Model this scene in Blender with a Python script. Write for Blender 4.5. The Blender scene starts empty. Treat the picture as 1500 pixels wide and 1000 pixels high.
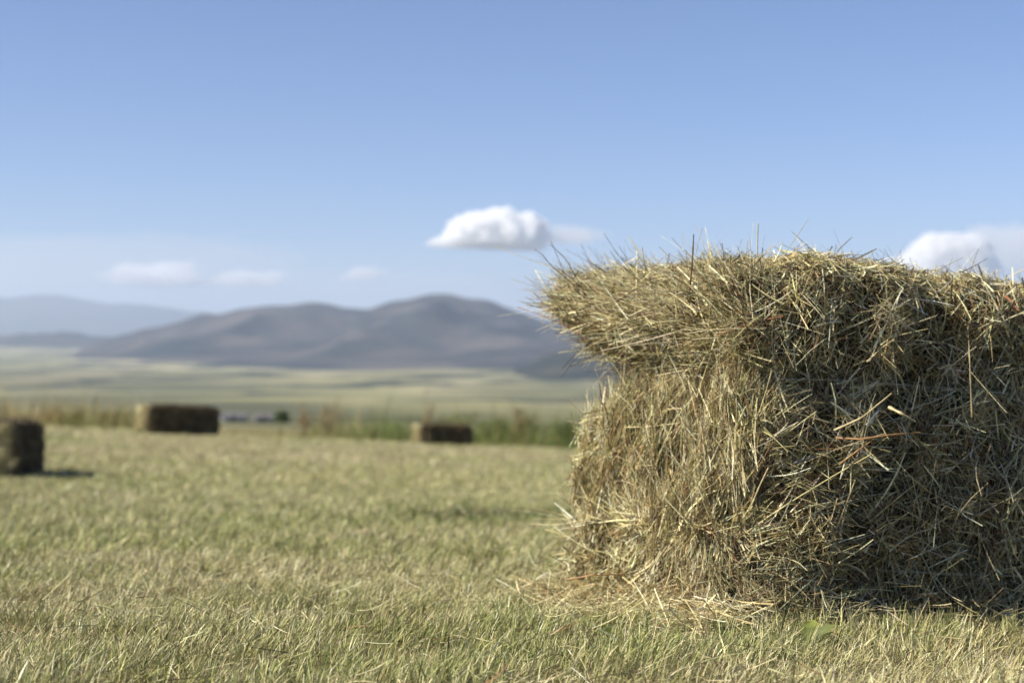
import bpy, math
import numpy as np
from mathutils import Vector

sc = bpy.context.scene
COL = sc.collection
R = math.radians

# ------------------------------------------------------------------ camera
FPX = 2166.0                       # focal length in pixels of the 1500 px wide photograph
cam_d = bpy.data.cameras.new("camera")
cam = bpy.data.objects.new("camera", cam_d); COL.objects.link(cam)
cam.location = (0, 0, 0)           # the eye is the origin; everything else is measured from it
cam.rotation_euler = (R(90 - 0.26), 0, 0)
cam_d.sensor_width = 36; cam_d.lens = 36 * FPX / 1500
cam_d.clip_start = 0.05; cam_d.clip_end = 300000
cam_d.dof.use_dof = True; cam_d.dof.focus_distance = 1.71; cam_d.dof.aperture_fstop = 5.5
cam_d.dof.aperture_blades = 0
sc.camera = cam

# ------------------------------------------------------------------ world and sun
SUN_EL, SUN_DIR = 38.0, (-1.0, -0.29)        # horizontal direction towards the sun
world = bpy.data.worlds.new("World"); sc.world = world; world.use_nodes = True
nt = world.node_tree
sky = nt.nodes.new("ShaderNodeTexSky"); sky.sky_type = 'NISHITA'; sky.sun_disc = False
sky.sun_elevation = R(SUN_EL)
sky.sun_rotation = math.atan2(SUN_DIR[0], SUN_DIR[1])
sky.altitude = 1500; sky.air_density = 1.0; sky.dust_density = 0.45; sky.ozone_density = 5.0
bg = nt.nodes["Background"]; bg.inputs[1].default_value = 0.076
tint = nt.nodes.new("ShaderNodeMix"); tint.data_type = 'RGBA'; tint.blend_type = 'MULTIPLY'; tint.inputs[0].default_value = 1.0
tint.inputs[7].default_value = (1.00, 0.95, 1.05, 1)      # the slightly violet blue of this sky
nt.links.new(sky.outputs[0], tint.inputs[6]); nt.links.new(tint.outputs[2], bg.inputs[0])

sun_d = bpy.data.lights.new("sun", 'SUN'); sun = bpy.data.objects.new("sun", sun_d); COL.objects.link(sun)
sun_d.energy = 5.0; sun_d.angle = R(0.5); sun_d.color = (1.0, 0.92, 0.77)
h = math.hypot(*SUN_DIR)
to_sun = Vector((SUN_DIR[0] / h * math.cos(R(SUN_EL)), SUN_DIR[1] / h * math.cos(R(SUN_EL)), math.sin(R(SUN_EL))))
sun.rotation_euler = to_sun.to_track_quat('Z', 'Y').to_euler()

sc.view_settings.view_transform = 'Standard'; sc.view_settings.look = 'None'
sc.view_settings.exposure = 0.74; sc.view_settings.gamma = 1.0
sc.cycles.use_denoising = True
sc.cycles.max_bounces = 14; sc.cycles.diffuse_bounces = 4; sc.cycles.volume_bounces = 12
sc.cycles.transmission_bounces = 4; sc.cycles.transparent_max_bounces = 8

rng = np.random.default_rng(7)

# ------------------------------------------------------------------ helpers
def tag(o, label=None, cat=None, group=None, kind=None):
    if label: o["label"] = label
    if cat: o["category"] = cat
    if group: o["group"] = group
    if kind: o["kind"] = kind
    return o

def empty(name, loc, rz=0.0):
    o = bpy.data.objects.new(name, None); COL.objects.link(o)
    o.empty_display_size = 0.1
    o.location = loc; o.rotation_euler = (0, 0, rz)
    return o

def norm(v):
    return v / np.maximum(np.linalg.norm(v, axis=-1, keepdims=True), 1e-9)

def sstep(x, a, b):
    t = np.clip((x - a) / (b - a), 0, 1)
    return t * t * (3 - 2 * t)

class Noise:
    """smooth pseudo noise made of many plane waves, about -1..1"""
    def __init__(self, scale, seed, n=14, dim=3):
        r = np.random.default_rng(seed)
        d = r.normal(size=(n, dim)); d /= np.linalg.norm(d, axis=1, keepdims=True)
        self.k = d * (2 * np.pi / scale) * r.uniform(0.6, 1.7, (n, 1))
        self.ph = r.uniform(0, 2 * np.pi, n); self.n = n
    def __call__(self, p):
        out = np.zeros(p.shape[0])
        for i in range(self.n):
            out += np.sin(p @ self.k[i] + self.ph[i])
        return out / math.sqrt(self.n)

class Geo:
    """gathers vertex / face / colour arrays; build() links ONE mesh object"""
    def __init__(self):
        self.v, self.f, self.c, self.n = [], [], [], 0
    def add(self, v, f, c):
        v = np.asarray(v, np.float32); f = np.asarray(f, np.int64)
        if f.shape[1] == 3: f = np.concatenate([f, -np.ones((len(f), 1), np.int64)], 1)
        c = np.broadcast_to(np.asarray(c, np.float32), (len(f), 3))
        self.f.append(np.where(f >= 0, f + self.n, -1)); self.v.append(v); self.c.append(c); self.n += len(v)
    def build(self, name, mat, parent=None, smooth=False):
        v = np.concatenate(self.v); f = np.concatenate(self.f); c = np.concatenate(self.c)
        me = bpy.data.meshes.new(name)
        size = np.where(f[:, 3] < 0, 3, 4)
        start = np.concatenate([[0], np.cumsum(size)[:-1]])
        loops = f.reshape(-1); loops = loops[loops >= 0]
        me.vertices.add(len(v)); me.vertices.foreach_set("co", v.reshape(-1))
        me.loops.add(len(loops)); me.loops.foreach_set("vertex_index", loops.astype(np.int32))
        me.polygons.add(len(f)); me.polygons.foreach_set("loop_start", start.astype(np.int32))
        me.update(calc_edges=True)
        a = me.attributes.new("tint", 'FLOAT_COLOR', 'FACE')
        a.data.foreach_set("color", np.concatenate([c, np.ones((len(c), 1), np.float32)], 1).reshape(-1))
        if smooth:
            me.polygons.foreach_set("use_smooth", np.ones(len(f), bool))
        me.materials.append(mat)
        o = bpy.data.objects.new(name, me); COL.objects.link(o)
        if parent: o.parent = parent
        return o

def strands(g, P, D, L, W, B, color, segs=3, sides=0, taper=0.6, rs=None):
    """n curved stems (sides=3) or flat blades (sides=0): p(t) = P + D L t + B L t^2"""
    rs = rs or rng
    n = len(P)
    if n == 0: return
    L = np.broadcast_to(L, (n,)); W = np.broadcast_to(W, (n,))
    t = np.linspace(0, 1, segs + 1)
    C = P[:, None] + D[:, None] * (L[:, None] * t)[..., None] + B[:, None] * (L[:, None] * t * t)[..., None]
    S = norm(np.cross(D, rs.normal(size=(n, 3))))
    w = W[:, None] * 0.5 * (1 - (1 - taper) * t ** 1.5)
    if sides == 0:
        V = np.stack([C - S[:, None] * w[..., None], C + S[:, None] * w[..., None]], 2)
        m = 2
    else:
        U = np.cross(D, S); V = []
        for k in range(sides):
            a = 2 * math.pi * k / sides
            V.append(C + (S * math.cos(a) + U * math.sin(a))[:, None] * w[..., None])
        V = np.stack(V, 2); m = sides
    V = V.reshape(-1, 3)
    base = (np.arange(n) * (segs + 1) * m)[:, None, None]
    j = (np.arange(segs) * m)[None, :, None]
    if sides == 0:
        idx = base + j                                     # n,segs,1
        F = np.stack([idx, idx + 1, idx + m + 1, idx + m], -1).reshape(-1, 4)
        per = segs
    else:
        k = np.arange(m)[None, None, :]; k2 = (k + 1) % m
        F = np.stack([base + j + k, base + j + k2, base + j + m + k2, base + j + m + k], -1).reshape(-1, 4)
        per = segs * m
    g.add(V, F, np.repeat(np.broadcast_to(color, (n, 3)), per, axis=0))

def pick(n, palette, weights, jitter=0.12, rs=None):
    rs = rs or rng
    pal = np.array(palette); w = np.array(weights, float); w /= w.sum()
    c = pal[rs.choice(len(pal), n, p=w)]
    return np.clip(c * (1 + rs.normal(0, jitter, (n, 1))) * (1 + rs.normal(0, 0.04, (n, 3))), 0.01, 0.9)

# ------------------------------------------------------------------ materials
def new_mat(name):
    m = bpy.data.materials.new(name); m.use_nodes = True
    m.node_tree.nodes.clear(); return m, m.node_tree.nodes, m.node_tree.links

def fibre_mat(name, rough=0.5, trans=0.25, spec=0.3, mottled=True):
    """per-stem colour from the mesh, dirt mottling along the stem, some light through"""
    m, N, Lk = new_mat(name)
    out = N.new("ShaderNodeOutputMaterial")
    at = N.new("ShaderNodeAttribute"); at.attribute_name = "tint"
    col = at.outputs["Color"]
    if mottled:
        tc = N.new("ShaderNodeTexCoord")
        no = N.new("ShaderNodeTexNoise"); no.inputs["Scale"].default_value = 110; no.inputs["Detail"].default_value = 2
        Lk.new(tc.outputs["Object"], no.inputs["Vector"])
        mr = N.new("ShaderNodeMapRange"); mr.inputs[1].default_value = 0.3; mr.inputs[2].default_value = 0.7
        mr.inputs[3].default_value = 0.72; mr.inputs[4].default_value = 1.22
        Lk.new(no.outputs["Fac"], mr.inputs[0])
        mx = N.new("ShaderNodeVectorMath"); mx.operation = 'SCALE'
        Lk.new(col, mx.inputs[0]); Lk.new(mr.outputs[0], mx.inputs["Scale"]); col = mx.outputs[0]
    p = N.new("ShaderNodeBsdfPrincipled"); p.inputs["Roughness"].default_value = rough
    p.inputs["Specular IOR Level"].default_value = spec
    Lk.new(col, p.inputs["Base Color"])
    tr = N.new("ShaderNodeBsdfTranslucent"); Lk.new(col, tr.inputs["Color"])
    mix = N.new("ShaderNodeMixShader"); mix.inputs[0].default_value = trans
    Lk.new(p.outputs[0], mix.inputs[1]); Lk.new(tr.outputs[0], mix.inputs[2]); Lk.new(mix.outputs[0], out.inputs[0])
    return m

def plain_mat(name, c1, c2, scale=20, rough=0.9, detail=6, bump=0.0):
    m, N, Lk = new_mat(name)
    out = N.new("ShaderNodeOutputMaterial"); p = N.new("ShaderNodeBsdfPrincipled")
    p.inputs["Roughness"].default_value = rough; p.inputs["Specular IOR Level"].default_value = 0.2
    tc = N.new("ShaderNodeTexCoord"); no = N.new("ShaderNodeTexNoise")
    no.inputs["Scale"].default_value = scale; no.inputs["Detail"].default_value = detail
    Lk.new(tc.outputs["Object"], no.inputs["Vector"])
    cr = N.new("ShaderNodeValToRGB")
    cr.color_ramp.elements[0].position = 0.35; cr.color_ramp.elements[1].position = 0.65
    cr.color_ramp.elements[0].color = (*c1, 1); cr.color_ramp.elements[1].color = (*c2, 1)
    Lk.new(no.outputs["Fac"], cr.inputs[0]); Lk.new(cr.outputs[0], p.inputs["Base Color"])
    if bump:
        b = N.new("ShaderNodeBump"); b.inputs["Strength"].default_value = bump
        Lk.new(no.outputs["Fac"], b.inputs["Height"]); Lk.new(b.outputs[0], p.inputs["Normal"])
    Lk.new(p.outputs[0], out.inputs[0])
    return m

M_HAY = fibre_mat("hay", 0.42, 0.06, 0.4)
M_GRASS = fibre_mat("cut_grass", 0.45, 0.18, 0.35)
M_LEAF = fibre_mat("weed_leaf", 0.5, 0.35, 0.3)
M_CORE = plain_mat("hay_gap_shade", (0.015, 0.012, 0.007), (0.05, 0.04, 0.02), 60, 0.95, 8, 0.8)  # near-black colour paints the shade in the gaps between stems

# ------------------------------------------------------------------ terrain height
_Y = np.array([-60, -5, 0, 2.0, 3.5, 6, 12, 18, 24, 30, 36, 42, 60, 100, 300, 1000, 2500, 5000, 7500, 12000, 25000, 60000], float)
_D = np.array([-1.0, 0.03, .262, .384, .505, .72, 1.28, 1.58, 1.86, 2.33, 2.72, 3.22, 4.5, 7.1, 19.8, 55, 102, 128, 138, 145, 150, 150], float)
_bump = Noise(5.0, 3, dim=2); _fine = Noise(0.55, 4, dim=2)
_big = Noise(2600, 5, dim=2)
def ground_z(x, y):
    x = np.asarray(x, float); y = np.asarray(y, float)
    d = np.interp(y, _Y, _D)
    lat = 0.045 * np.clip(x, -40, 40) * sstep(y, 3, 20)
    lat = lat + 0.05 * np.clip(x - 0.25, 0, 1.2) * (1 - sstep(y, 2.8, 6))
    p = np.stack([x, y], -1).reshape(-1, 2)
    near = 1 - sstep(np.hypot(x, y), 40, 200)
    b = (_bump(p).reshape(x.shape) * 0.012 * sstep(y, 4, 14) + _fine(p).reshape(x.shape) * 0.0035) * near
    far = sstep(y, 900, 4000) * 6.0
    left = 62 * sstep(y, 6000, 14000) * sstep(-x / np.maximum(y, 1), 0.18, 0.32)      # the plain rises gently at the far left
    return -(d + lat) + b + _big(p).reshape(x.shape) * far + left

def px_to_xy(px, Y):
    return (px - 750) / FPX * Y

def terrain():
    ys = np.concatenate([np.linspace(-60, 0, 20), np.linspace(0.25, 6, 70), np.geomspace(6.1, 60, 90), np.geomspace(62, 34000, 130)])
    u = np.linspace(-1, 1, 141); u = np.sign(u) * np.abs(u) ** 1.6
    X = u[None, :] * (12 + 0.75 * np.clip(ys, 0, None))[:, None] + 0 * ys[:, None]
    Y = np.repeat(ys[:, None], len(u), 1)
    Z = ground_z(X, Y)
    V = np.stack([X, Y, Z], -1).reshape(-1, 3)
    m = len(u); i = (np.arange(len(ys) - 1) * m)[:, None] + np.arange(m - 1)[None]
    F = np.stack([i, i + 1, i + m + 1, i + m], -1).reshape(-1, 4)
    g = Geo(); g.add(V, F, (0.3, 0.28, 0.15))
    return g

def ground_mat():
    m, N, Lk = new_mat("field_ground")
    out = N.new("ShaderNodeOutputMaterial"); p = N.new("ShaderNodeBsdfPrincipled")
    p.inputs["Roughness"].default_value = 0.95; p.inputs["Specular IOR Level"].default_value = 0.1
    geo = N.new("ShaderNodeNewGeometry"); sep = N.new("ShaderNodeSeparateXYZ"); Lk.new(geo.outputs["Position"], sep.inputs[0])
    def noise(scale, detail=5, dist=0.0):
        n = N.new("ShaderNodeTexNoise"); n.inputs["Scale"].default_value = scale; n.inputs["Detail"].default_value = detail
        n.inputs["Distortion"].default_value = dist
        Lk.new(geo.outputs["Position"], n.inputs["Vector"]); return n.outputs["Fac"]
    def ramp(fac, stops):
        c = N.new("ShaderNodeValToRGB"); e = c.color_ramp.elements
        while len(e) < len(stops): e.new(0.5)
        for k, (pos, cc) in enumerate(stops): e[k].position = pos; e[k].color = (*cc, 1)
        Lk.new(fac, c.inputs[0]); return c.outputs[0]
    def mix(fac, a, b, blend='MIX'):
        n = N.new("ShaderNodeMix"); n.data_type = 'RGBA'; n.blend_type = blend
        if isinstance(fac, float): n.inputs[0].default_value = fac
        else: Lk.new(fac, n.inputs[0])
        Lk.new(a, n.inputs[6]); Lk.new(b, n.inputs[7]); return n.outputs[2]
    def rng_(sock, a, b):
        n = N.new("ShaderNodeMapRange"); n.inputs[1].default_value = a; n.inputs[2].default_value = b
        n.interpolation_type = 'SMOOTHSTEP'; Lk.new(sock, n.inputs[0]); return n.outputs[0]
    thatch = ramp(noise(45, 8), [(0.32, (0.06, 0.05, 0.025)), (0.6, (0.18, 0.15, 0.07)), (0.75, (0.30, 0.26, 0.13))])
    # the mown field farther off: dry stubble tan with greener regrowth patches
    tan = ramp(noise(3.0, 8, 0.4), [(0.3, (0.20, 0.17, 0.09)), (0.5, (0.29, 0.25, 0.135)), (0.72, (0.37, 0.33, 0.19))])
    green = ramp(noise(5.0, 6), [(0.3, (0.13, 0.15, 0.05)), (0.7, (0.25, 0.25, 0.10))])
    gm = rng_(noise(0.55, 5, 0.3), 0.50, 0.68)
    field = mix(gm, tan, green)
    near = mix(rng_(sep.outputs[1], 7.0, 15.0), thatch, field)
    # valley: patchwork of fields
    vo = N.new("ShaderNodeTexVoronoi"); vo.inputs["Scale"].default_value = 1 / 330.0
    mp = N.new("ShaderNodeMapping"); mp.inputs["Rotation"].default_value = (0, 0, 0.35); mp.inputs["Scale"].default_value = (1.0, 0.36, 0.0)
    Lk.new(geo.outputs["Position"], mp.inputs[0]); Lk.new(mp.outputs[0], vo.inputs["Vector"])
    wn = N.new("ShaderNodeTexWhiteNoise"); Lk.new(vo.outputs["Color"], wn.inputs["Vector"])
    patch = ramp(wn.outputs["Value"], [(0.0, (0.12, 0.12, 0.06)), (0.25, (0.27, 0.25, 0.12)), (0.5, (0.40, 0.34, 0.19)),
                                       (0.72, (0.19, 0.20, 0.085)), (0.86, (0.52, 0.45, 0.27)), (1.0, (0.09, 0.10, 0.055))])
    mp2 = N.new("ShaderNodeMapping"); mp2.inputs["Scale"].default_value = (1 / 800.0, 1 / 2600.0, 0.0); mp2.inputs["Rotation"].default_value = (0, 0, -0.2)
    Lk.new(geo.outputs["Position"], mp2.inputs[0]); bn = N.new("ShaderNodeTexNoise"); bn.inputs["Scale"].default_value = 1.0
    bn.inputs["Detail"].default_value = 4; bn.inputs["Distortion"].default_value = 0.6; Lk.new(mp2.outputs[0], bn.inputs["Vector"])
    broad = ramp(bn.outputs["Fac"], [(0.40, (0.045, 0.055, 0.04)), (0.48, (0.20, 0.20, 0.10)), (0.54, (0.33, 0.30, 0.15)), (0.60, (0.56, 0.48, 0.30))])
    wood = rng_(noise(1 / 260.0, 5, 0.4), 0.53, 0.58)
    dk = ramp(noise(1 / 90.0), [(0.3, (0.035, 0.045, 0.03)), (0.7, (0.07, 0.08, 0.045))])
    valley = mix(wood, mix(0.42, patch, broad), dk)
    final = mix(rng_(sep.outputs[1], 45.0, 160.0), near, valley)
    Lk.new(final, p.inputs["Base Color"])
    b = N.new("ShaderNodeBump"); b.inputs["Strength"].default_value = 0.6; b.inputs["Distance"].default_value = 0.03
    Lk.new(noise(25, 8), b.inputs["Height"]); Lk.new(b.outputs[0], p.inputs["Normal"])
    Lk.new(p.outputs[0], out.inputs[0]); return m

tag(terrain().build("ground", ground_mat(), smooth=True), kind="structure")

# ------------------------------------------------------------------ hills and mountains
def range_mat(name, c1, c2, c3, scale):
    m, N, Lk = new_mat(name)
    out = N.new("ShaderNodeOutputMaterial"); p = N.new("ShaderNodeBsdfPrincipled")
    p.inputs["Roughness"].default_value = 1.0; p.inputs["Specular IOR Level"].default_value = 0.0
    geo = N.new("ShaderNodeNewGeometry"); n = N.new("ShaderNodeTexNoise"); n.inputs["Scale"].default_value = scale
    n.inputs["Detail"].default_value = 6; Lk.new(geo.outputs["Position"], n.inputs["Vector"])
    c = N.new("ShaderNodeValToRGB"); e = c.color_ramp.elements; e.new(0.5)
    for k, (pos, cc) in enumerate([(0.36, c1), (0.5, c2), (0.66, c3)]): e[k].position = pos; e[k].color = (*cc, 1)
    Lk.new(n.outputs["Fac"], c.inputs[0]); Lk.new(c.outputs[0], p.inputs["Base Color"]); Lk.new(p.outputs[0], out.inputs[0])
    return m

def mountain(name, Y0, half, pts, base, seed, mat, rough=0.16, wide=None):
    """ridge through picture heights pts=(px, py) at distance Y0, a real range `half` metres deep on each side"""
    pts = np.array(pts, float)
    X0, X1 = px_to_xy(pts[0, 0], Y0), px_to_xy(pts[-1, 0], Y0)
    nx, ny = 260, 90
    xs = np.linspace(X0, X1, nx); v = np.linspace(-1, 1, ny)
    X, Vv = np.meshgrid(xs, v)
    hw = half * (np.ones(nx) if wide is None else np.interp(xs / Y0 * FPX + 750, *wide))
    Y = Y0 + Vv * hw[None]
    ridge = (490 - np.interp(xs / Y0 * FPX + 750, pts[:, 0], pts[:, 1])) / FPX * Y0
    ridge = ridge + 0.0011 * Y0 * Noise(half * .5, seed + 5, dim=2)(np.stack([xs, 0 * xs + Y0], -1)) + 0.0006 * Y0 * Noise(half * .16, seed + 6, dim=2)(np.stack([xs, 0 * xs], -1))
    hgt = np.maximum(ridge + base, 0.0)[None, :]
    p = np.stack([X, Y], -1).reshape(-1, 2)
    n1 = 1 - np.abs(Noise(half * 0.9, seed, dim=2)(p)).reshape(X.shape)
    n2 = 1 - np.abs(Noise(half * 0.35, seed + 1, dim=2)(p)).reshape(X.shape)
    prof = np.clip(1 - np.abs(Vv), 0, 1) ** 1.2
    side = sstep(np.abs(Vv), 0.08, 0.5) * prof
    Z = hgt * (prof + rough * side * (n1 * 0.8 + n2 * 0.5 - 0.42) * 1.1) - base - 6 * (1 - prof)
    Vt = np.stack([X, Y, Z], -1).reshape(-1, 3)
    i = (np.arange(ny - 1) * nx)[:, None] + np.arange(nx - 1)[None]
    F = np.stack([i, i + 1, i + nx + 1, i + nx], -1).reshape(-1, 4)
    g = Geo(); g.add(Vt, F, (0.2, 0.2, 0.2))
    o = g.build(name, mat, smooth=True); tag(o, kind="structure"); return o

mountain("far_mountain", 27000, 4500, [(-900, 480), (-600, 440), (-300, 452), (-100, 436), (0, 432), (60, 430), (120, 436), (200, 445),
         (290, 457), (400, 468), (520, 478), (700, 476), (1000, 452), (1300, 440), (1700, 450), (2200, 488)], 152, 31,
         range_mat("far_mountain_rock", (0.03, 0.035, 0.035), (0.045, 0.05, 0.045), (0.07, 0.07, 0.06), 0.0006), 0.2)
mountain("mountain", 9500, 2100, [(140, 512), (170, 497), (200, 487), (240, 474), (300, 460), (380, 447), (450, 441), (490, 444),
         (540, 450), (580, 438), (630, 430), (680, 434), (725, 443), (760, 456), (800, 468), (900, 484), (1050, 478), (1250, 470), (1500, 480), (1900, 500)], 142, 11,
         range_mat("mountain_rock", (0.016, 0.024, 0.03), (0.05, 0.05, 0.052), (0.10, 0.086, 0.076), 0.0022), 0.7, ([150, 350, 600, 760, 1900], [.6, 1.3, 1.75, 1.9, 1.6]))
mountain("low_hill", 12500, 1300, [(-500, 505), (-200, 492), (-60, 489), (20, 490), (70, 486), (115, 484), (150, 489), (200, 494), (300, 499), (420, 508)], 95, 26,
         range_mat("low_hill_rock", (0.018, 0.025, 0.025), (0.04, 0.04, 0.04), (0.08, 0.07, 0.06), 0.002), 0.25)
mountain("hill", 4700, 900, [(640, 562), (700, 557), (740, 547), (780, 530), (820, 513), (870, 500), (960, 488), (1100, 488), (1300, 500), (1500, 545), (1700, 570)], 130, 21,
         range_mat("hill_scrub", (0.02, 0.028, 0.025), (0.035, 0.04, 0.035), (0.06, 0.06, 0.045), 0.006), 0.25)

# ------------------------------------------------------------------ the mown grass
def field_points(n, y0, y1, margin, power, rs):
    """ground points in the strip the camera sees plus a side margin, density ~ 1/Y^power"""
    if power == 2:
        # pdf over Y ~ (0.72 Y + 2 margin) / Y^2, sampled by rejection-free inverse table
        t = np.linspace(y0, y1, 4000); w = (0.74 * t + 2 * margin) / t ** 2
    else:
        t = np.linspace(y0, y1, 4000); w = (0.74 * t + 2 * margin)
    c = np.cumsum(w); c /= c[-1]
    Y = np.interp(rs.random(n), c, t)
    X = (rs.random(n) * 2 - 1) * (0.37 * Y + margin)
    return X, Y

_gp = Noise(1.1, 41, dim=2); _gp2 = Noise(0.22, 42, dim=2); _gp3 = Noise(4.5, 43, dim=2); _gl = Noise(0.35, 44, dim=2)
STRAW = [(0.50, 0.45, 0.225), (0.67, 0.61, 0.35), (0.34, 0.31, 0.14), (0.12, 0.095, 0.045), (0.84, 0.77, 0.50)]
GREEN = [(0.23, 0.26, 0.075), (0.34, 0.36, 0.13), (0.11, 0.14, 0.04), (0.50, 0.50, 0.20)]

def lawn():
    rs = np.random.default_rng(100); g = Geo()
    def blades(n, y0, y1, margin, power, hmin, hmax, w0, segs, lie):
        X, Y = field_points(n, y0, y1, margin, power, rs)
        p2 = np.stack([X, Y], -1)
        lush = np.exp(-((X + 0.14) / 0.26) ** 2 - ((Y - 5.3) / 0.45) ** 2)      # one darker green tuft patch in the middle distance
        green = np.clip(lush + 0.38 + 0.24 * _gp(p2) + 0.22 * _gp2(p2) + 0.14 * _gp3(p2), 0.04, 0.9)
        isg = rs.random(n) < green
        c = np.where(isg[:, None], pick(n, GREEN, [3, 3, 2, 2], 0.15, rs), pick(n, STRAW, [4, 3, 3, 2, 1.3], 0.15, rs))
        c = c * (1 - 0.72 * lush[:, None])
        scale = np.maximum(1.0, np.minimum(Y, 9) / 2.6) if power == 2 else np.ones(n)
        L = rs.uniform(hmin, hmax, n) * (1 + 0.28 * _gp2(p2)) * np.minimum(scale, 2.0) ** 0.35
        W = w0 * rs.lognormal(0, .4, n) * scale
        th = _gl(p2) * 0.9 + rs.normal(0, 1.1, n) + 0.1        # leaning mostly to the right
        lean = np.clip(rs.gamma(2.0, 0.19 + lie, n), 0, 1.3)
        D = norm(np.stack([np.cos(th) * np.sin(lean), np.sin(th) * np.sin(lean) * 0.8, np.cos(lean)], -1))
        B = np.stack([np.cos(th), np.sin(th), -0.5 * np.ones(n)], -1) * rs.uniform(0.0, 0.5, n)[:, None]
        Z = ground_z(X, Y) - 0.004
        strands(g, np.stack([X, Y, Z], -1), D, L, W, B, c, segs=segs, sides=0, taper=0.25, rs=rs)
    blades(185000, 0.95, 2.6, 0.7, 0, 0.010, 0.034, 0.00115, 3, 0.0)
    blades(330000, 2.6, 16.0, 0.9, 2, 0.014, 0.038, 0.0015, 2, 0.02)
    blades(60000, 12.0, 37.5, 4.0, 2, 0.020, 0.05, 0.0030, 1, 0.05)
    # taller uncut stems the mower and baler left along the near side of the bale
    n = 4200; u = rs.uniform(-.02, 1.05, n); off = rs.gamma(1.6, .022, n) + .012
    X = .292 + .929 * u + .37 * off; Y = 1.885 + .37 * u - .929 * off; X2 = rs.uniform(-.16, .04, n); sel = rs.random(n) < .12
    X = np.where(sel, .292 + X2, X); Y = np.where(sel, 1.83 - off * 1.2, Y)
    th = rs.normal(.4, 1.2, n); le = rs.gamma(2, .14, n); D = np.stack([np.cos(th) * np.sin(le), np.sin(th) * np.sin(le), np.cos(le)], -1)
    isg = rs.random((n, 1)) < .42
    strands(g, np.stack([X, Y, ground_z(X, Y) - .004], -1), D, rs.uniform(.012, .040, n), .0013 * rs.lognormal(0, .4, n), rs.normal(0, .18, (n, 3)),
            np.where(isg, pick(n, GREEN, [3, 3, 2, 3], .15, rs), pick(n, STRAW, [4, 4, 2, 1, 3], .15, rs)), segs=4, sides=0, taper=.3, rs=rs)
    # loose cut stems lying on and among the stubble
    def lying(n, y0, y1, margin, power, lmin, lmax, w):
        X, Y = field_points(n, y0, y1, margin, power, rs)
        th = rs.uniform(0, 2 * np.pi, n); up = rs.normal(0.15, 0.28, n)
        D = norm(np.stack([np.cos(th), np.sin(th), up], -1))
        scale = np.maximum(1.0, Y / 2.6) if power == 2 else np.ones(n)
        c = pick(n, STRAW + [(0.38, 0.20, 0.09)], [5, 3, 4, 2, 0.4, 0.5], 0.15, rs)
        L = rs.uniform(lmin, lmax, n)
        P = np.stack([X, Y, ground_z(X, Y) + rs.uniform(0.004, 0.030, n)], -1)
        strands(g, P, D, L, w * rs.uniform(0.6, 1.5, n) * scale, rs.normal(0, 0.22, (n, 3)), c, segs=4, sides=0, taper=0.6, rs=rs)
    lying(4500, 0.95, 2.6, 0.7, 0, 0.012, 0.050, 0.0009)
    lying(9000, 2.6, 16, 0.9, 2, 0.02, 0.05, 0.0009)
    return g
tag(lawn().build("grass", M_GRASS), "short mown stubble grass, straw coloured with green regrowth", "grass", kind="stuff")

# ------------------------------------------------------------------ hay bale
HAY = [(0.56, 0.465, 0.225), (0.78, 0.685, 0.39), (0.35, 0.29, 0.13), (0.23, 0.22, 0.10), (0.11, 0.07, 0.04), (0.34, 0.17, 0.08), (0.82, 0.76, 0.50)]

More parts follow.
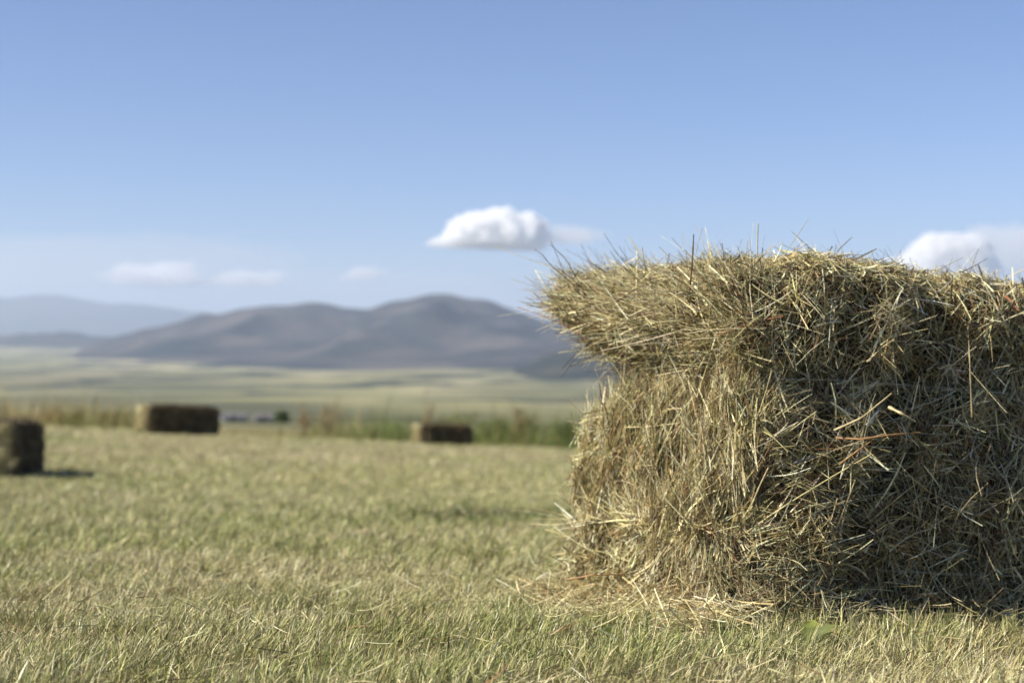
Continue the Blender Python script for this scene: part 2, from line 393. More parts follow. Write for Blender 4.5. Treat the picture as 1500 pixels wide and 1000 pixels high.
class Bale:
    def __init__(self, L, W, H, seed, pinch=(0.315, 0.078), flare=1.0, k=11.0):
        self.k = k
        self.h = np.array([L / 2, W / 2, H / 2]); self.L, self.W, self.H = L, W, H
        self.n1 = Noise(0.20, seed); self.n2 = Noise(0.07, seed + 1); self.n3 = Noise(0.028, seed + 2)
        self.pinch = pinch; self.flare = flare
    def surf(self, c, inset=0.0):
        """c: points on the surface of the cube [-1,1]^3 -> bale surface point and normal (base at z=0)"""
        k = self.k
        q = c / (np.sum(np.abs(c) ** k, 1, keepdims=True) ** (1 / k))
        n = norm(np.sign(q) * np.abs(q) ** (k - 1) / self.h)
        p = q * self.h; p[:, 2] += self.H / 2
        z = p[:, 2]; s = self.H / 0.46
        side = 1 - np.abs(n[:, 2])
        d = -0.030 * np.exp(-((z - self.pinch[0] * s) / 0.024) ** 2) * side - 0.026 * np.exp(-((z - self.pinch[1] * s) / 0.018) ** 2) * side
        d += 0.011 * self.n1(p) + 0.013 * self.n2(p) + 0.008 * self.n3(p)
        d *= np.where(n[:, 2] > 0.6, 0.6, 1.0)
        end = sstep(-n[:, 0], 0.08, 0.65) * self.flare
        far = (p[:, 1] + self.W / 2) / self.W
        d2 = end * ((0.020 + 0.103 * far) * np.exp(-(np.abs(z - 0.405 * s) / 0.058) ** 2.6) + (0.008 + 0.028 * far) * np.exp(-((z - 0.21) / 0.10) ** 2)
                    + (0.010 + 0.050 * far) * sstep(0.27 * s - z, 0, 0.24 * s))
        p = p + n * (d - inset)[:, None] * np.array([1, 1, 0.75])
        p[:, 0] -= d2
        # the top sags a little towards both ends
        p[:, 2] -= 0.008 * sstep(p[:, 0], -0.55 * self.h[0], 1.2 * self.h[0]) * (z / self.H) * (self.flare > .5)
        p[:, 2] += (0.022 * np.clip(far, 0, 1) - 0.004 * (1 - np.clip(far, 0, 1))) * sstep(-p[:, 0], 0.35 * self.h[0], self.h[0]) * (z / self.H) ** 3 * (self.flare > .5)
        p[:, 2] -= 0.022 * sstep(np.abs(p[:, 0]) / self.h[0], 0.62, 1.0) * (z / self.H) * 0.25
        return p, n
    def core(self, inset, div=44):
        g = Geo(); t = np.linspace(-1, 1, div + 1); A, B = np.meshgrid(t, t); A = A.ravel(); B = B.ravel(); O = np.ones_like(A)
        i = (np.arange(div) * (div + 1))[:, None] + np.arange(div)[None]
        F = np.stack([i, i + 1, i + div + 2, i + div + 1], -1).reshape(-1, 4)
        for ax in range(3):
            for s in (-1, 1):
                c = np.stack(np.roll([s * O, A, B], ax, axis=0), -1) if True else None
                V, _ = self.surf(c, inset); V[:, 2] = np.maximum(V[:, 2], 0.0)
                g.add(V, F if s > 0 else F[:, ::-1], (0.2, 0.16, 0.08))
        return g
    def face_points(self, face, n, rs, lo=-1.0, hi=1.0):
        a = rs.uniform(-1, 1, n); b = rs.uniform(-1, 1, n); o = np.ones(n)
        if face == 'end': return np.stack([-o, a, b], -1)
        if face == 'back_end': return np.stack([o, a, b], -1)
        if face == 'front': return np.stack([lo + (hi - lo) * (a + 1) / 2, -o, b], -1)
        if face == 'back': return np.stack([a, o, b], -1)
        return np.stack([a, b, o], -1)

def hay_layer(g, bale, face, n, rs, lmin, lmax, w, depth, out_mean, out_sd, mode, segs=3, palette_w=(4, 3.2, 3, 1.7, 1.6, 0.6, 0.9), lo=-1.0, hi=1.0, tube=0.4):
    c = bale.face_points(face, n, rs, lo, hi)
    p, nn = bale.surf(c)
    p = p - nn * rs.uniform(0, depth, n)[:, None]
    s = bale.H / 0.46; z = p[:, 2] / s
    # tufts: stems near each other share a direction
    K = 420
    kc = rs.uniform(-1, 1, (K, 3)) * np.array([bale.L / 2, bale.W / 2, bale.H / 2]) + np.array([0, 0, bale.H / 2])
    kd = rs.normal(size=(K, 3))
    best = np.full(n, 1e9); bi = np.zeros(n, int)
    for k in range(K):
        dd = ((p - kc[k]) ** 2).sum(1) * (0.75 + 0.5 * ((k * 37) % 11) / 11); m = dd < best; best[m] = dd[m]; bi[m] = k
    rand = rs.normal(size=(n, 3))
    if mode == 'random':
        D = rand * 0.85 + kd[bi] * 0.65
    elif mode == 'top':
        D = rand * 0.9 + kd[bi] * 0.3; D[:, 2] *= 0.6
    else:  # the visible end: combed by the two strings
        y = p[:, 1]; W = bale.W
        A1 = np.array([-bale.L / 2 + 0.03, -W / 2 + 0.07, 0.305 * s])
        fan_top = norm(p - A1 + np.array([-0.05, 0, 0.0])); fan_top[:, 0] -= 0.30
        fan_top[:, 2] += 0.12 * np.clip((y + W / 2) / W, 0, 1) - 0.10
        mid = np.stack([-0.05 + 0 * y, -0.38 + 0.25 * np.sin(y * 22 + 1.0), 1.0 + 0 * y], -1)
        mid = mid + kd[bi] * 0.22
        A3 = np.array([-bale.L / 2 + 0.02, -W / 2 + 0.10, 0.15 * s])
        low = norm(p - A3); low[:, 0] -= 0.25; low[:, 2] -= 0.5
        wt = sstep(z, 0.285, 0.325)[:, None]; wl = (1 - sstep(z, 0.085, 0.15))[:, None]
        D = fan_top * wt + (1 - wt) * (mid * (1 - wl) + low * wl)
        D = norm(D) + rand * (0.22 + 0.55 * (rs.random(n) ** 4))[:, None] + kd[bi] * 0.10
    # lay along the surface, then lift by a chosen outward share
    dn = (D * nn).sum(1, keepdims=True)
    keep = 0.35 if mode == 'end' else 0.0
    D = D - nn * dn * (1 - keep)
    D = norm(D) + nn * rs.normal(out_mean, out_sd, n)[:, None]
    D = norm(D)
    L = lmin + (lmax - lmin) * rs.beta(1.4, 2.4, n)
    c_ = pick(n, HAY, palette_w, 0.16, rs)
    tuft_c = (1 + 0.16 * rs.normal(size=K))[bi]; c_ = np.clip(c_ * tuft_c[:, None], 0.01, 0.85)
    P = p - D * (L * rs.uniform(0.3, 0.7, n))[:, None] + nn * 0.002
    if face != 'top': P[:, 2] = np.maximum(P[:, 2], 0.004)
    Bv = rs.normal(0, 0.12, (n, 3)) * np.where(rs.random((n, 1)) < .2, 2.6, 1) - nn * 0.05; Bv[:, 2] -= 0.04
    tip = P + (D + Bv) * L[:, None]
    low_ = tip[:, 2] < 0.002; D[low_, 2] = np.abs(D[low_, 2]) * 0.3; D = norm(D)
    Wd = w * np.clip(rs.lognormal(-.08, .45, n), .35, 3.2)
    t = rs.random(n) < tube
    strands(g, P[t], D[t], L[t], Wd[t] * 0.9, Bv[t], c_[t], segs, 3, 0.75, rs)
    strands(g, P[~t], D[~t], L[~t], Wd[~t] * 1.35, Bv[~t], c_[~t], segs, 0, 0.45, rs)

def place_on_ground(root, x, y, rz):
    """stand a bale on the slope: tilt with the local ground plane"""
    e = 0.25
    gx = float(ground_z(np.array([x + e]), np.array([y]))[0] - ground_z(np.array([x - e]), np.array([y]))[0]) / (2 * e)
    gy = float(ground_z(np.array([x]), np.array([y + e]))[0] - ground_z(np.array([x]), np.array([y - e]))[0]) / (2 * e)
    n = Vector((-gx, -gy, 1)).normalized()
    q = Vector((0, 0, 1)).rotation_difference(n)
    from mathutils import Quaternion
    root.rotation_euler = (q @ Quaternion((0, 0, 1), rz)).to_euler()
    root.location = (x, y, float(ground_z(np.array([x]), np.array([y]))[0]) - 0.008)

def twine(bale, z, parent, mat):
    """one string running lengthwise round the bale at height z"""
    pts = []
    hz = (z / bale.H) * 2 - 1
    for a in np.linspace(-1, 1, 40): pts.append((-1, -a, hz))
    for a in np.linspace(-1, 1, 70)[1:]: pts.append((a, -1, hz))
    for a in np.linspace(-1, 1, 40)[1:]: pts.append((1, a, hz))
    for a in np.linspace(-1, 1, 70)[1:-1]: pts.append((-a, 1, hz))
    p, n = bale.surf(np.array(pts, float)); 
    k = np.ones(9) / 9
    pad = np.concatenate([p[-4:], p, p[:4]])
    p = np.stack([np.convolve(pad[:, i], k, 'valid') for i in range(3)], -1)
    p = p + n * 0.004
    m = len(p); T = norm(np.roll(p, -1, 0) - np.roll(p, 1, 0)); up = np.array([0, 0, 1.0])
    S = norm(np.cross(T, up)); U = np.cross(S, T); r = 0.0014; sides = 6
    V = np.stack([p + (S * math.cos(2 * math.pi * k / sides) + U * math.sin(2 * math.pi * k / sides)) * r for k in range(sides)], 1).reshape(-1, 3)
    i = np.arange(m)[:, None] * sides; j = ((np.arange(m) + 1) % m)[:, None] * sides; kk = np.arange(sides)[None]; k2 = (kk + 1) % sides
    g = Geo(); g.add(V, np.stack([i + kk, i + k2, j + k2, j + kk], -1).reshape(-1, 4), (0.5, 0.45, 0.36))
    return g.build("twine", mat, parent)

M_TWINE = plain_mat("sisal_twine", (0.30, 0.27, 0.20), (0.50, 0.46, 0.36), 300)

GROUP = "hay bales left on the mown field"
# --- the near bale
RZ = math.atan2(0.37, 0.93)
LEN, WID, HEI = 0.98, 0.45, 0.502
a_dir = np.array([math.cos(RZ), math.sin(RZ)]); b_dir = np.array([-math.sin(RZ), math.cos(RZ)])
corner = np.array([0.292, 1.885])
ctr = corner + a_dir * LEN / 2 + b_dir * WID / 2
bale_root = empty("hay_bale", (0, 0, 0)); place_on_ground(bale_root, float(ctr[0]), float(ctr[1]), RZ)
tag(bale_root, "large near hay bale with frayed flaring end, standing in sharp focus at the right", "hay bale", GROUP)
near = Bale(LEN, WID, HEI, 50)
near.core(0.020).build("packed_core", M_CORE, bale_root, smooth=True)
def near_hay():
    rs = np.random.default_rng(9); g = Geo()
    shade_w = (1.8, 0.8, 3.2, 2.4, 6.5, 0.6, 0.15)  # dark weights put the front face's shade into its deep stem colours
    # deep layer then surface layer
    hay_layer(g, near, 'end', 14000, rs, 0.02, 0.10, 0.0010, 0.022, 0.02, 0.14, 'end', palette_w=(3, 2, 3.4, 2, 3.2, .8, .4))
    hay_layer(g, near, 'end', 10000, rs, 0.015, 0.12, 0.00095, 0.006, 0.07, 0.16, 'end', palette_w=(3.4, 4.2, 2.4, 1.4, 1.8, 0.7, 2.4))
    hay_layer(g, near, 'front', 20000, rs, 0.015, 0.09, 0.0010, 0.032, 0.0, 0.20, 'random', palette_w=shade_w)
    hay_layer(g, near, 'front', 12000, rs, 0.012, 0.10, 0.00095, 0.008, 0.26, 0.40, 'random', palette_w=(4, 4.6, 2, 1.4, 1.6, .7, 2.2))
    hay_layer(g, near, 'top', 20000, rs, 0.015, 0.09, 0.0011, 0.012, 0.03, 0.25, 'top')
    hay_layer(g, near, 'top', 3000, rs, 0.008, 0.035, 0.0009, 0.004, 0.45, 0.45, 'top', palette_w=(3, 4, 1, 1, .6, .3, 3))
    hay_layer(g, near, 'back', 9000, rs, 0.02, 0.10, 0.0016, 0.015, 0.05, 0.22, 'random')
    hay_layer(g, near, 'back_end', 7000, rs, 0.02, 0.10, 0.0014, 0.015, 0.05, 0.22, 'random')
    return g
near_hay().build("hay", M_HAY, bale_root)
def near_bristle():
    """long loose stems standing proud of the bale"""
    rs = np.random.default_rng(12); g = Geo()
    # frayed upper lip: stems combed outwards past the far corner of the end
    n = 1100; c = near.face_points('end', n, rs); c[:, 1] = rs.beta(2.2, 1.1, n) * 2 - 1; c[:, 2] = rs.uniform(.42, 1.0, n)
    p, nn = near.surf(c); u = (c[:, 2] - .42) / .58
    D = norm(np.stack([-0.9 * np.ones(n), 0.25 + 0 * u, -0.25 + 0.75 * u], -1) + rs.normal(0, .19, (n, 3))); L = .03 + .075 * rs.beta(1.3, 2.6, n)
    strands(g, p - D * (L * .45)[:, None], D, L, .0010 * rs.uniform(.6, 1.5, n), rs.normal(0, .16, (n, 3)) + np.array([0, 0, .03]),
            pick(n, HAY, (3, 5, 2, 1, 1.4, .6, 3), .15, rs), 5, 3, .6, rs)
    # short upright bits along the top edge
    n = 800; c = near.face_points('top', n, rs); c[:, 0] = rs.beta(.8, 1.2, n) * 2 - 1; p, nn = near.surf(c)
    D = norm(np.array([0, 0, .8]) + rs.normal(0, .5, (n, 3))); L = .008 + .028 * rs.beta(1.2, 3, n)
    strands(g, p - D * .004, D, L, .0009 * rs.uniform(.6, 1.4, n), rs.normal(0, .2, (n, 3)), pick(n, HAY, (3, 5, 2, 1, .7, .4, 4), .15, rs), 4, 0, .3, rs)
    hay_layer(g, near, 'front', 2300, rs, 0.03, 0.12, 0.0012, 0.004, 0.30, 0.35, 'random', 5, palette_w=(4, 6, 1, 1, .6, .8, 6), tube=0.8)
    hay_layer(g, near, 'end', 700, rs, 0.06, 0.16, 0.0012, 0.004, 0.30, 0.25, 'end', 5, palette_w=(3, 5, 1, 1, 1, .5, 4), tube=0.8)
    return g
near_bristle().build("loose_stems", M_HAY, bale_root)
twine(near, 0.338, bale_root, M_TWINE); twine(near, 0.084, bale_root, M_TWINE)

def litter():
    rs = np.random.default_rng(91); g = Geo(); n = 3200
    # spilled stems round the foot of the bale, thickest at the frayed end and the near corner
    e = rs.random(n) < .86
    u = np.where(e, -LEN / 2 - .02 - np.abs(rs.normal(0, .055, n)), rs.uniform(-LEN / 2 - .05, LEN / 2, n))
    w = np.where(e, rs.uniform(-WID / 2 - .06, WID / 2 + .04, n), -WID / 2 - .005 - np.abs(rs.normal(0, .022, n)))
    X = ctr[0] + a_dir[0] * u + b_dir[0] * w; Y = ctr[1] + a_dir[1] * u + b_dir[1] * w
    dist = np.maximum(0, np.where(e, -LEN / 2 - u, -WID / 2 - w))
    P = np.stack([X, Y, ground_z(X, Y) + .004 + rs.random(n) * np.clip(.055 - dist * .45, .022, .06)], -1)
    D = norm(rs.normal(size=(n, 3)) * np.array([1, 1, .45])); L = rs.uniform(.012, .085, n)
    strands(g, P - D * (L * .5)[:, None], D, L, .001 * rs.lognormal(0, .4, n), rs.normal(0, .16, (n, 3)), pick(n, HAY, (4, 5, 2, 2, .8, .8, 2.4), .15, rs), 4, 0, .5, rs)
    return g
tag(litter().build("loose_hay", M_HAY), "loose spilled hay stems around the foot of the big bale", "loose hay", kind="stuff")

# --- three distant bales
def far_bale(px, Y, rz, L, W, H, seed, label, n=7000, wmul=2.2):
    X = px_to_xy(px, Y) if px else -4.30
    root = empty("hay_bale", (0, 0, 0)); place_on_ground(root, X, Y, rz); tag(root, label, "hay bale", GROUP)
    b = Bale(L, W, H, seed, flare=0.35, k=6.0)
    b.core(0.012, 30).build("packed_core", M_CORE, root, smooth=True)
    rs = np.random.default_rng(seed); g = Geo()
    for f, k in (('end', 1.0), ('front', 2.2), ('top', 1.2), ('back', 0.8), ('back_end', 0.7)):
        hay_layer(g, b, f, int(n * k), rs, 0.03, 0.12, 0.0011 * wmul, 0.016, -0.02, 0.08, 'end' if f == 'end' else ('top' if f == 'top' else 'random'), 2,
                  palette_w=(4, 4, 2.5, 1.5, 1, .4, 2) if f == 'end' else (.8, .2, 2, 2.2, 14, .4, .05))  # sunlit end and shaded other faces are put into the stem colours
    g.build("hay", M_HAY, root)
    twine(b, 0.315 * H / 0.46, root, M_TWINE); twine(b, 0.078 * H / 0.46, root, M_TWINE)
    return root
far_bale(0, 12.46, R(92), 0.92, 0.46, 0.46, 201, "hay bale cut off by the left edge of the photo, nearest of the blurred bales", 9000)
far_bale(261, 24.5, R(33), 1.32, 0.48, 0.49, 202, "long blurred hay bale between the brown weeds and the pale sheds", 6000, 3)
far_bale(648, 30.5, R(22), 1.20, 0.46, 0.49, 203, "small blurred hay bale in front of the green bushes, farthest away", 5000, 3)

# ------------------------------------------------------------------ weeds and bushes along the field edge
DRY = [(0.40, 0.28, 0.14), (0.50, 0.40, 0.21), (0.30, 0.20, 0.11), (0.32, 0.30, 0.13)]
BUSH = [(0.14, 0.20, 0.055), (0.21, 0.27, 0.08), (0.31, 0.34, 0.12), (0.08, 0.12, 0.04)]
def ground1(x, y): return float(ground_z(np.array([float(x)]), np.array([float(y)]))[0])

def weed_strip():
    rs = np.random.default_rng(77); g = Geo(); n = 32000
    X = rs.uniform(-26, 26, n); Y = rs.uniform(36.2, 42.5, n)
    px = X / Y * FPX + 750; p2 = np.stack([X, Y], -1)
    hn = Noise(2.2, 61, dim=2)(p2); hs = Noise(0.7, 62, dim=2)(p2)
    # height and greenness follow the photo: brown left, low gap by the sheds, green to the right
    hh = np.interp(px, [-200, 0, 60, 190, 215, 300, 320, 440, 480, 600, 690, 780, 860, 1500], [.75, .62, .62, .55, .5, .45, .10, .18, .60, .68, .72, .84, .88, .9])
    gr = np.interp(px, [-200, 0, 60, 130, 200, 320, 440, 480, 560, 690, 860, 1500], [.3, .3, .4, .6, .5, .4, .6, .6, .85, .85, .85, .7])
    L = np.clip(hh * (1 + .42 * hn + .30 * hs) * rs.uniform(.4, 1.15, n), .05, 1.2)
    top = sstep(rs.random(n), gr - .25, gr + .25)[:, None]
    c = pick(n, BUSH, [2, 3, 2, 1], .15, rs) * (1 - top) + pick(n, DRY, [3, 3, 1, 2], .15, rs) * top
    L = np.where(top[:, 0] > .5, L * 1.12, L * .82)
    th = rs.uniform(0, 2 * np.pi, n); le = rs.gamma(2, .14, n)
    D = np.stack([np.cos(th) * np.sin(le), np.sin(th) * np.sin(le), np.cos(le)], -1)
    strands(g, np.stack([X, Y, ground_z(X, Y) - .01], -1), D, L, rs.uniform(.008, .022, n), rs.normal(0, .2, (n, 3)), c, 3, 0, .3, rs)
    return g
tag(weed_strip().build("weeds", M_LEAF), "uncut strip of brown and green weeds along the far field edge", "weeds", kind="stuff")

M_STEM = plain_mat("woody_stem", (0.12, 0.08, 0.05), (0.22, 0.15, 0.09), 30)
def shrub(px, Y, width, height, seed, label, leafy=1.0, pal=BUSH, nst=16, name="shrub", cat="shrub", group=None, leaf=0.05):
    rs = np.random.default_rng(seed); X = px_to_xy(px, Y)
    root = empty(name, (X, Y, ground1(X, Y) - 0.02)); tag(root, label, cat, group)
    gs = Geo(); n = nst
    th = rs.uniform(0, 2 * np.pi, n); r = rs.uniform(0.1, 1, n) ** .6
    D = norm(np.stack([np.cos(th) * r * width / 2, np.sin(th) * r * width / 2, np.full(n, height) * (1 - .25 * r)], -1))
    L = height * rs.uniform(.6, 1.05, n)
    P = np.zeros((n, 3)); P[:, :2] = rs.normal(0, width * .06, (n, 2)); B = rs.normal(0, .10, (n, 3))
    strands(gs, P, D, L, .014, B, (0.15, .1, .06), 5, 5, .3, rs)
    # side twigs
    k = n * 6; i = rs.integers(0, n, k); t = rs.uniform(.25, .95, k)[:, None]
    Q = P[i] + D[i] * L[i, None] * t + B[i] * L[i, None] * t * t
    Dt = norm(D[i] + rs.normal(0, .55, (k, 3))); Lt = height * rs.uniform(.08, .25, k)
    strands(gs, Q, Dt, Lt, .007, rs.normal(0, .15, (k, 3)), (0.15, .1, .06), 3, 3, .3, rs)
    gs.build("stem", M_STEM, root)
    m = int(4200 * leafy)
    if m:
        gl = Geo(); j = rs.integers(0, k, m); tt = rs.uniform(.1, 1.1, m)[:, None]
        C = Q[j] + Dt[j] * Lt[j, None] * tt + rs.normal(0, .018, (m, 3))
        dome = rs.random(m) < .55; q = norm(rs.normal(size=(m, 3))) * (rs.random((m, 1)) ** .4); q[:, 2] = np.abs(q[:, 2])
        q *= (1 + .25 * Noise(.8, seed + 9)(q))[:, None] * np.array([width * .62, width * .5, height * .86]); C = np.where(dome[:, None] & (nst > 11), q, C)
        C[:, 2] = np.maximum(C[:, 2], .02)
        strands(gl, C, norm(rs.normal(size=(m, 3)) + np.array([0, 0, .4])), rs.uniform(.6, 1.3, m) * leaf, leaf * .5, rs.normal(0, .2, (m, 3)),
                pick(m, pal, np.ones(len(pal)), .2, rs), 2, 0, .3, rs)
        gl.build("foliage", M_LEAF, root)
    return root
shrub(90, 38.0, 1.5, .66, 301, "brown leafy shrub at the left, just right of the nearest blurred bale", .8, DRY)
shrub(165, 38.5, 1.3, .60, 302, "rusty green shrub just left of the long blurred bale", .9, DRY + BUSH[:2])
shrub(446, 38.0, .5, .92, 303, "thin bare brown shrub, left one of the twiggy pair right of the sheds", .10, DRY, 9)
shrub(482, 38.4, .7, .98, 304, "thin bare brown shrub, right one of the twiggy pair right of the sheds", .14, DRY, 11)
shrub(560, 37.6, 1.5, .52, 305, "low green bush left of the farthest small bale", 1.2, BUSH)
shrub(622, 38.8, .38, 1.38, 306, "tall dry brown weed rising behind the farthest small bale", .08, DRY, 5, "tall_weed", "weed")
shrub(664, 38.6, 1.2, .92, 307, "green yellow bush directly behind the farthest small bale", 1.1, BUSH + DRY[1:2])
shrub(728, 38.0, 1.0, .80, 308, "green bush just right of the farthest small bale", 1.2, BUSH)
shrub(770, 37.6, .75, 1.02, 309, "tall reddish brown bush between two green bushes near the big bale", .7, [DRY[0], DRY[2], BUSH[0]], 12)
shrub(838, 37.2, 1.5, .82, 310, "green bush touching the left outline of the big near bale", 1.3, BUSH)

# ------------------------------------------------------------------ pale sheds beyond the edge
def box(g, x0, x1, y0, y1, z0, z1, c=(0.5, 0.5, 0.5)):
    v = [(x, y, z) for x in (x0, x1) for y in (y0, y1) for z in (z0, z1)]
    g.add(v, [(0, 1, 3, 2), (4, 6, 7, 5), (0, 4, 5, 1), (2, 3, 7, 6), (0, 2, 6, 4), (1, 5, 7, 3)], c)
M_WALL = plain_mat("rendered_wall", (0.30, 0.29, 0.29), (0.40, 0.39, 0.38), 2)
M_ROOF = plain_mat("metal_roof", (0.15, 0.14, 0.14), (0.22, 0.21, 0.20), 3)
M_DARK = plain_mat("dark_opening", (0.03, 0.03, 0.03), (0.06, 0.06, 0.06), 3)
def shed(px, Y, w, dep, hgt, label):
    X = px_to_xy(px, Y); root = empty("shed", (X, Y, ground1(X, Y) - 0.3), R(6)); tag(root, label, "shed", "pale sheds below the field")
    g = Geo(); box(g, -w / 2, w / 2, -dep / 2, dep / 2, 0, hgt); g.build("wall", M_WALL, root)
    g = Geo(); e = .25; z = hgt + .003; r = hgt + .5
    v = [(-w / 2 - e, -dep / 2 - e, z), (w / 2 + e, -dep / 2 - e, z), (w / 2 + e, dep / 2 + e, z), (-w / 2 - e, dep / 2 + e, z), (-w / 2 - e, 0, r), (w / 2 + e, 0, r)]
    g.add(v, [(0, 1, 5, 4), (2, 3, 4, 5)], (.5, .5, .5)); g.add(v, [(0, 4, 3), (1, 2, 5)], (.5, .5, .5)); g.add(v, [(0, 3, 2, 1)], (.5, .5, .5)); g.build("roof", M_ROOF, root)
    g = Geo(); box(g, -.4, .4, -dep / 2 - .03, -dep / 2 + .05, 0, 1.7); g.build("door", M_DARK, root)
    for s in (-1, 1):
        g = Geo(); box(g, s * w * .32 - .25, s * w * .32 + .25, -dep / 2 - .025, -dep / 2 + .05, 1.0, 1.5); g.build("window", M_DARK, root)
shed(343, 260, 4.4, 4, 1.5, "pale grey shed directly right of the long blurred bale")
shed(388, 265, 3.8, 4, 1.4, "pale grey shed farther right, beside the dark bush")
shrub(412, 250, 2.4, 2.1, 311, "dark bush standing beside the right hand pale shed", 1.0, [BUSH[0], BUSH[3]], 14, leaf=.22)

# ------------------------------------------------------------------ small things on and by the near bale
M_STALK = fibre_mat("stalk", .45, .05, .4)
def stalk(name, pts, r, color, label=None, parent=None, cat="stalk"):
    """one bent stalk through world points"""
    p = np.array(pts, float); t = np.linspace(0, 1, len(p)); tt = np.linspace(0, 1, 14)
    q = np.stack([np.interp(tt, t, p[:, i]) for i in range(3)], -1)
    T = norm(np.gradient(q, axis=0)); S = norm(np.cross(T, np.array([.3, .9, .2]))); U = np.cross(T, S); rr = r * .7 * (1 - .45 * tt)
    rr = rr * (1 + .18 * np.sin(tt * 19)); V = np.stack([q + (S * math.cos(a) + U * math.sin(a)) * rr[:, None] for a in np.linspace(0, 2 * math.pi, 7)[:-1]], 1).reshape(-1, 3)
    i = np.arange(13)[:, None] * 6; k = np.arange(6)[None]; k2 = (k + 1) % 6
    g = Geo(); g.add(V, np.stack([i + k, i + k2, i + 6 + k2, i + 6 + k], -1).reshape(-1, 4), color)
    o = g.build(name, M_STALK)
    if parent:
        bpy.context.view_layer.update()
        o.parent = parent; o.matrix_parent_inverse = parent.matrix_world.inverted()
    if label: tag(o, label, cat if not parent else None)
    return o
def W(px, py, Y): return ((px - 750) / FPX * Y, Y, (490 - py) / FPX * Y)
bpy.context.view_layer.update()
BR, OR, PL = (0.20, 0.13, 0.07), (0.36, 0.20, 0.08), (0.50, 0.41, 0.22)
stalk("stalk", [W(1010, 425, 1.99), W(1014, 385, 1.97), W(1016, 343, 1.96)], .0022, BR, "dark brown stalk standing upright on the top edge", bale_root)
stalk("stalk", [W(862, 440, 2.20), W(842, 402, 2.19), W(828, 378, 2.18), W(806, 358, 2.17)], .0011, BR, "dark wiry stalk poking up left off the frayed end", bale_root)
stalk("stalk", [W(866, 450, 2.20), W(836, 412, 2.18), W(806, 388, 2.17), W(796, 374, 2.16), W(783, 365, 2.16)], .0011, BR, "dark seed stalk poking farthest up left off the frayed end", bale_root)
stalk("stalk", [W(1225, 641, 1.90), W(1262, 643, 1.88), W(1300, 637, 1.88), W(1348, 633, 1.90)], .0022, OR, "long orange stalk lying level across the shaded side", bale_root)
stalk("stalk", [W(1222, 630, 1.89), W(1262, 612, 1.875), W(1306, 576, 1.885)], .0022, PL, "thick pale stalk slanting up right on the shaded side", bale_root)
stalk("stalk", [W(1302, 596, 1.91), W(1322, 606, 1.895), W(1341, 617, 1.90)], .0032, PL, "short stout pale stalk on the shaded side", bale_root)
stalk("stalk", [W(1230, 680, 1.90), W(1256, 660, 1.885), W(1280, 643, 1.89)], .0018, OR, "short orange stalk slanting on the shaded side", bale_root)
stalk("stalk", [W(1424, 610, 1.97), W(1421, 540, 1.95), W(1419, 498, 1.955)], .0015, PL, "straight pale stalk upright near the right edge", bale_root)
stalk("fallen_stalk", [W(829, 849, 2.02), W(868, 842, 2.00), W(918, 840, 2.01)], .0020, OR, "orange red stalk lying on the grass at the foot of the big bale")
for k, (px, py, yy, a, ln) in enumerate([(1062, 902, 1.80, 1.2, .030), (1185, 912, 1.78, .6, .036), (880, 895, 1.80, .9, .024)]):
    rs = np.random.default_rng(500 + k); P0 = np.array(W(px, py + 12, yy)); P0[2] = ground1(P0[0], P0[1])
    root = empty("leafy_weed", tuple(P0))
    tag(root, ["green broad leafed weed under the near corner of the big bale", "green broad leafed weed in front of the shaded side of the big bale",
               "small green weed in the grass left of the big bale"][k], "weed")
    for j in range(4):
        th = a + rs.normal(0, .9); up = rs.uniform(.6, 1.3); tt = np.linspace(0, 1, 9); Lf = ln * rs.uniform(1.0, 1.5)
        d = np.array([math.cos(th), math.sin(th) * .6, up]); d /= np.linalg.norm(d)
        cl = np.outer(tt * Lf, d) - np.outer(tt ** 2 * Lf * .25, [0, 0, 1.0])
        sd = np.array([math.sin(th + .4), -math.cos(th + .4) * .5, .15]); sd /= np.linalg.norm(sd)
        wd = Lf * .24 * np.sin(np.pi * np.clip(tt * .93 + .07, 0, 1)) ** .8 * (1 + .15 * np.sin(tt * 30)); fold = np.array([0, 0, 1.0])
        V = np.stack([cl - sd * wd[:, None] + fold * (wd * .35)[:, None], cl, cl + sd * wd[:, None] + fold * (wd * .35)[:, None]], 1).reshape(-1, 3)
        i = np.arange(8)[:, None] * 3 + np.arange(2)[None]
        g = Geo(); g.add(V, np.stack([i, i + 1, i + 4, i + 3], -1).reshape(-1, 4), (0.15 + .03 * j, 0.18 + .03 * j, .07)); g.build("leaf", M_LEAF, root, smooth=True)

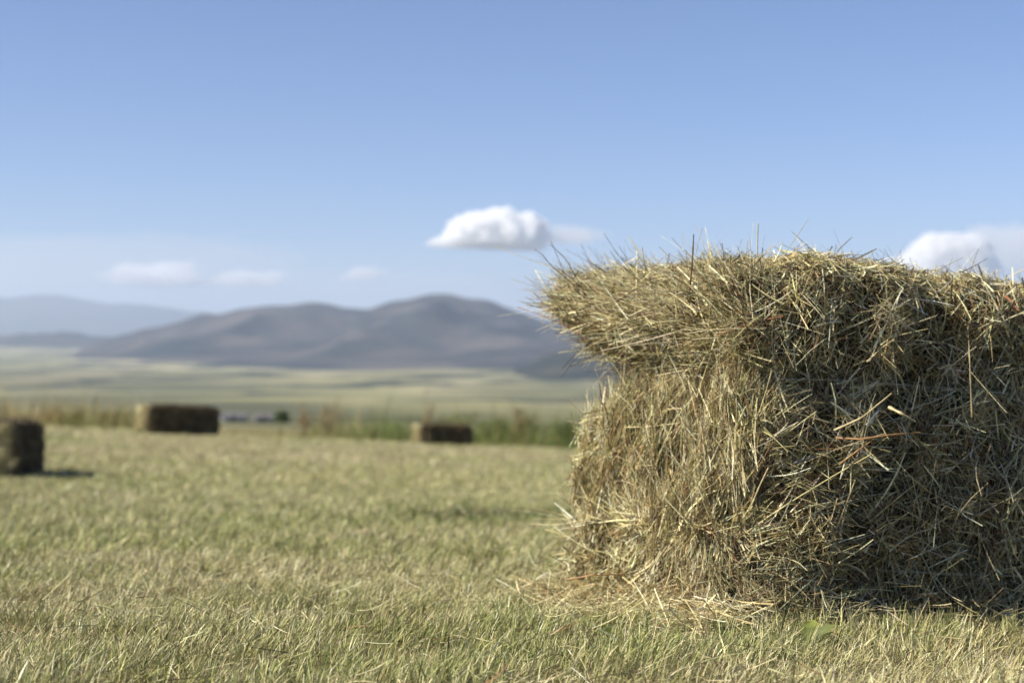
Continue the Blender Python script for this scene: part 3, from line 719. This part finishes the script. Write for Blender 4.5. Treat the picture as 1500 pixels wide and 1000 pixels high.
# ------------------------------------------------------------------ clouds (real volumes, far above and beyond the haze)
def cloud_mat(name, density, aniso=0.2):
    m, N, Lk = new_mat(name); out = N.new("ShaderNodeOutputMaterial"); v = N.new("ShaderNodeVolumePrincipled")
    v.inputs["Color"].default_value = (1, 1, 1, 1); v.inputs["Density"].default_value = density; v.inputs["Anisotropy"].default_value = aniso
    Lk.new(v.outputs[0], out.inputs["Volume"]); return m
def cloud(px0, px1, py0, py1, Y, seed, mat, label, flat=0.35, lump=0.25, depth=0.8, parent=None, name="cloud", lean=0.0):
    cx, cz = px_to_xy((px0 + px1) / 2, Y), (490 - (py0 + py1) / 2) / FPX * Y
    a, c = (px1 - px0) / 2 / FPX * Y, (py1 - py0) / 2 / FPX * Y; b = a * depth
    n1, n2 = 220, 110
    th = np.linspace(0, 2 * np.pi, n1, endpoint=False); ph = np.linspace(-np.pi / 2, np.pi / 2, n2)
    T, Ph = np.meshgrid(th, ph); d = np.stack([np.cos(T) * np.cos(Ph), np.sin(T) * np.cos(Ph), np.sin(Ph)], -1).reshape(-1, 3)
    sc_ = np.array([a, b, c]) / a
    r = 1 + lump * (0.6 * Noise(1.1, seed)(d * sc_ * 1.0) + 0.40 * np.abs(Noise(.5, seed + 1)(d * sc_)) + .28 * np.abs(Noise(.22, seed + 2)(d * sc_)) + .14 * np.abs(Noise(.1, seed + 3)(d * sc_))) - lump * .3
    d[:, 0] = np.sign(d[:, 0]) * np.abs(d[:, 0]) ** .8
    p = d * r[:, None] * np.array([a, b, c]); p[:, 2] *= 1 + lean * np.clip(p[:, 0] / a, -1, 1); p[:, 2] = np.where(p[:, 2] < 0, p[:, 2] * flat, p[:, 2]); p += np.array([0, 0, c * (1 - flat) * -.5])
    i = (np.arange(n2 - 1) * n1)[:, None] + np.arange(n1)[None]; j = (np.arange(n2 - 1) * n1)[:, None] + ((np.arange(n1) + 1) % n1)[None]
    g = Geo(); g.add(p, np.stack([i, j, j + n1, i + n1], -1).reshape(-1, 4), (1, 1, 1)); o = g.build(name, mat, parent)
    o.location = (cx, Y, cz)
    if not parent: tag(o, label, "cloud", kind="thing")
    return o
C_DENSE, C_MID = cloud_mat("cumulus", .02), cloud_mat("thin_cloud", .0016)
C_FAINT = cloud_mat("wisp", .00009); C_PUFF = cloud_mat("puff", .0035)
cloud(636, 802, 296, 382, 22000, 401, C_DENSE, "bright white flat bottomed cloud left of the big bale's top", .14, .30, lean=.18)
cloud(775, 880, 328, 362, 22500, 402, C_MID, "thin pale wisp trailing right from the bright white cloud", .5, .3)
cloud(1325, 1460, 326, 430, 22000, 403, C_DENSE, "bright white cloud peeking over the big bale at the right", .3, .2)
cloud(1400, 1540, 316, 420, 24000, 404, C_MID, "greyish cloud at the right edge behind the brighter white one", .4, .25)
cloud(495, 560, 388, 414, 26000, 405, C_PUFF, "small white cloud above the dip of the grey mountain", .3, .5)
cloud(320, 408, 394, 424, 28000, 406, C_PUFF, "small pale cloud above the left shoulder of the grey mountain", .4, .5)
cloud(175, 300, 384, 424, 28000, 407, C_PUFF, "wide pale cloud above the far blue mountain", .4, .55)
cloud(-330, 380, 335, 450, 52000, 408, C_FAINT, "long faint lilac cloud bank low in the sky at the left", .6, .3, .3)
cloud(400, 780, 398, 440, 52000, 409, C_FAINT, "long faint cloud bank low in the sky above the grey mountain", .6, .3, .3)

# ------------------------------------------------------------------ haze
m, N, Lk = new_mat("haze_air"); out = N.new("ShaderNodeOutputMaterial"); v = N.new("ShaderNodeVolumePrincipled")
v.inputs["Color"].default_value = (0.64, 0.76, 0.98, 1); v.inputs["Density"].default_value = 5.0e-5; v.inputs["Anisotropy"].default_value = 0.1
Lk.new(v.outputs[0], out.inputs["Volume"])
g = Geo(); box(g, -30000, 30000, -400, 34800, -260, 900)
tag(g.build("haze", m), "pale blue haze over the valley", "haze", kind="stuff")
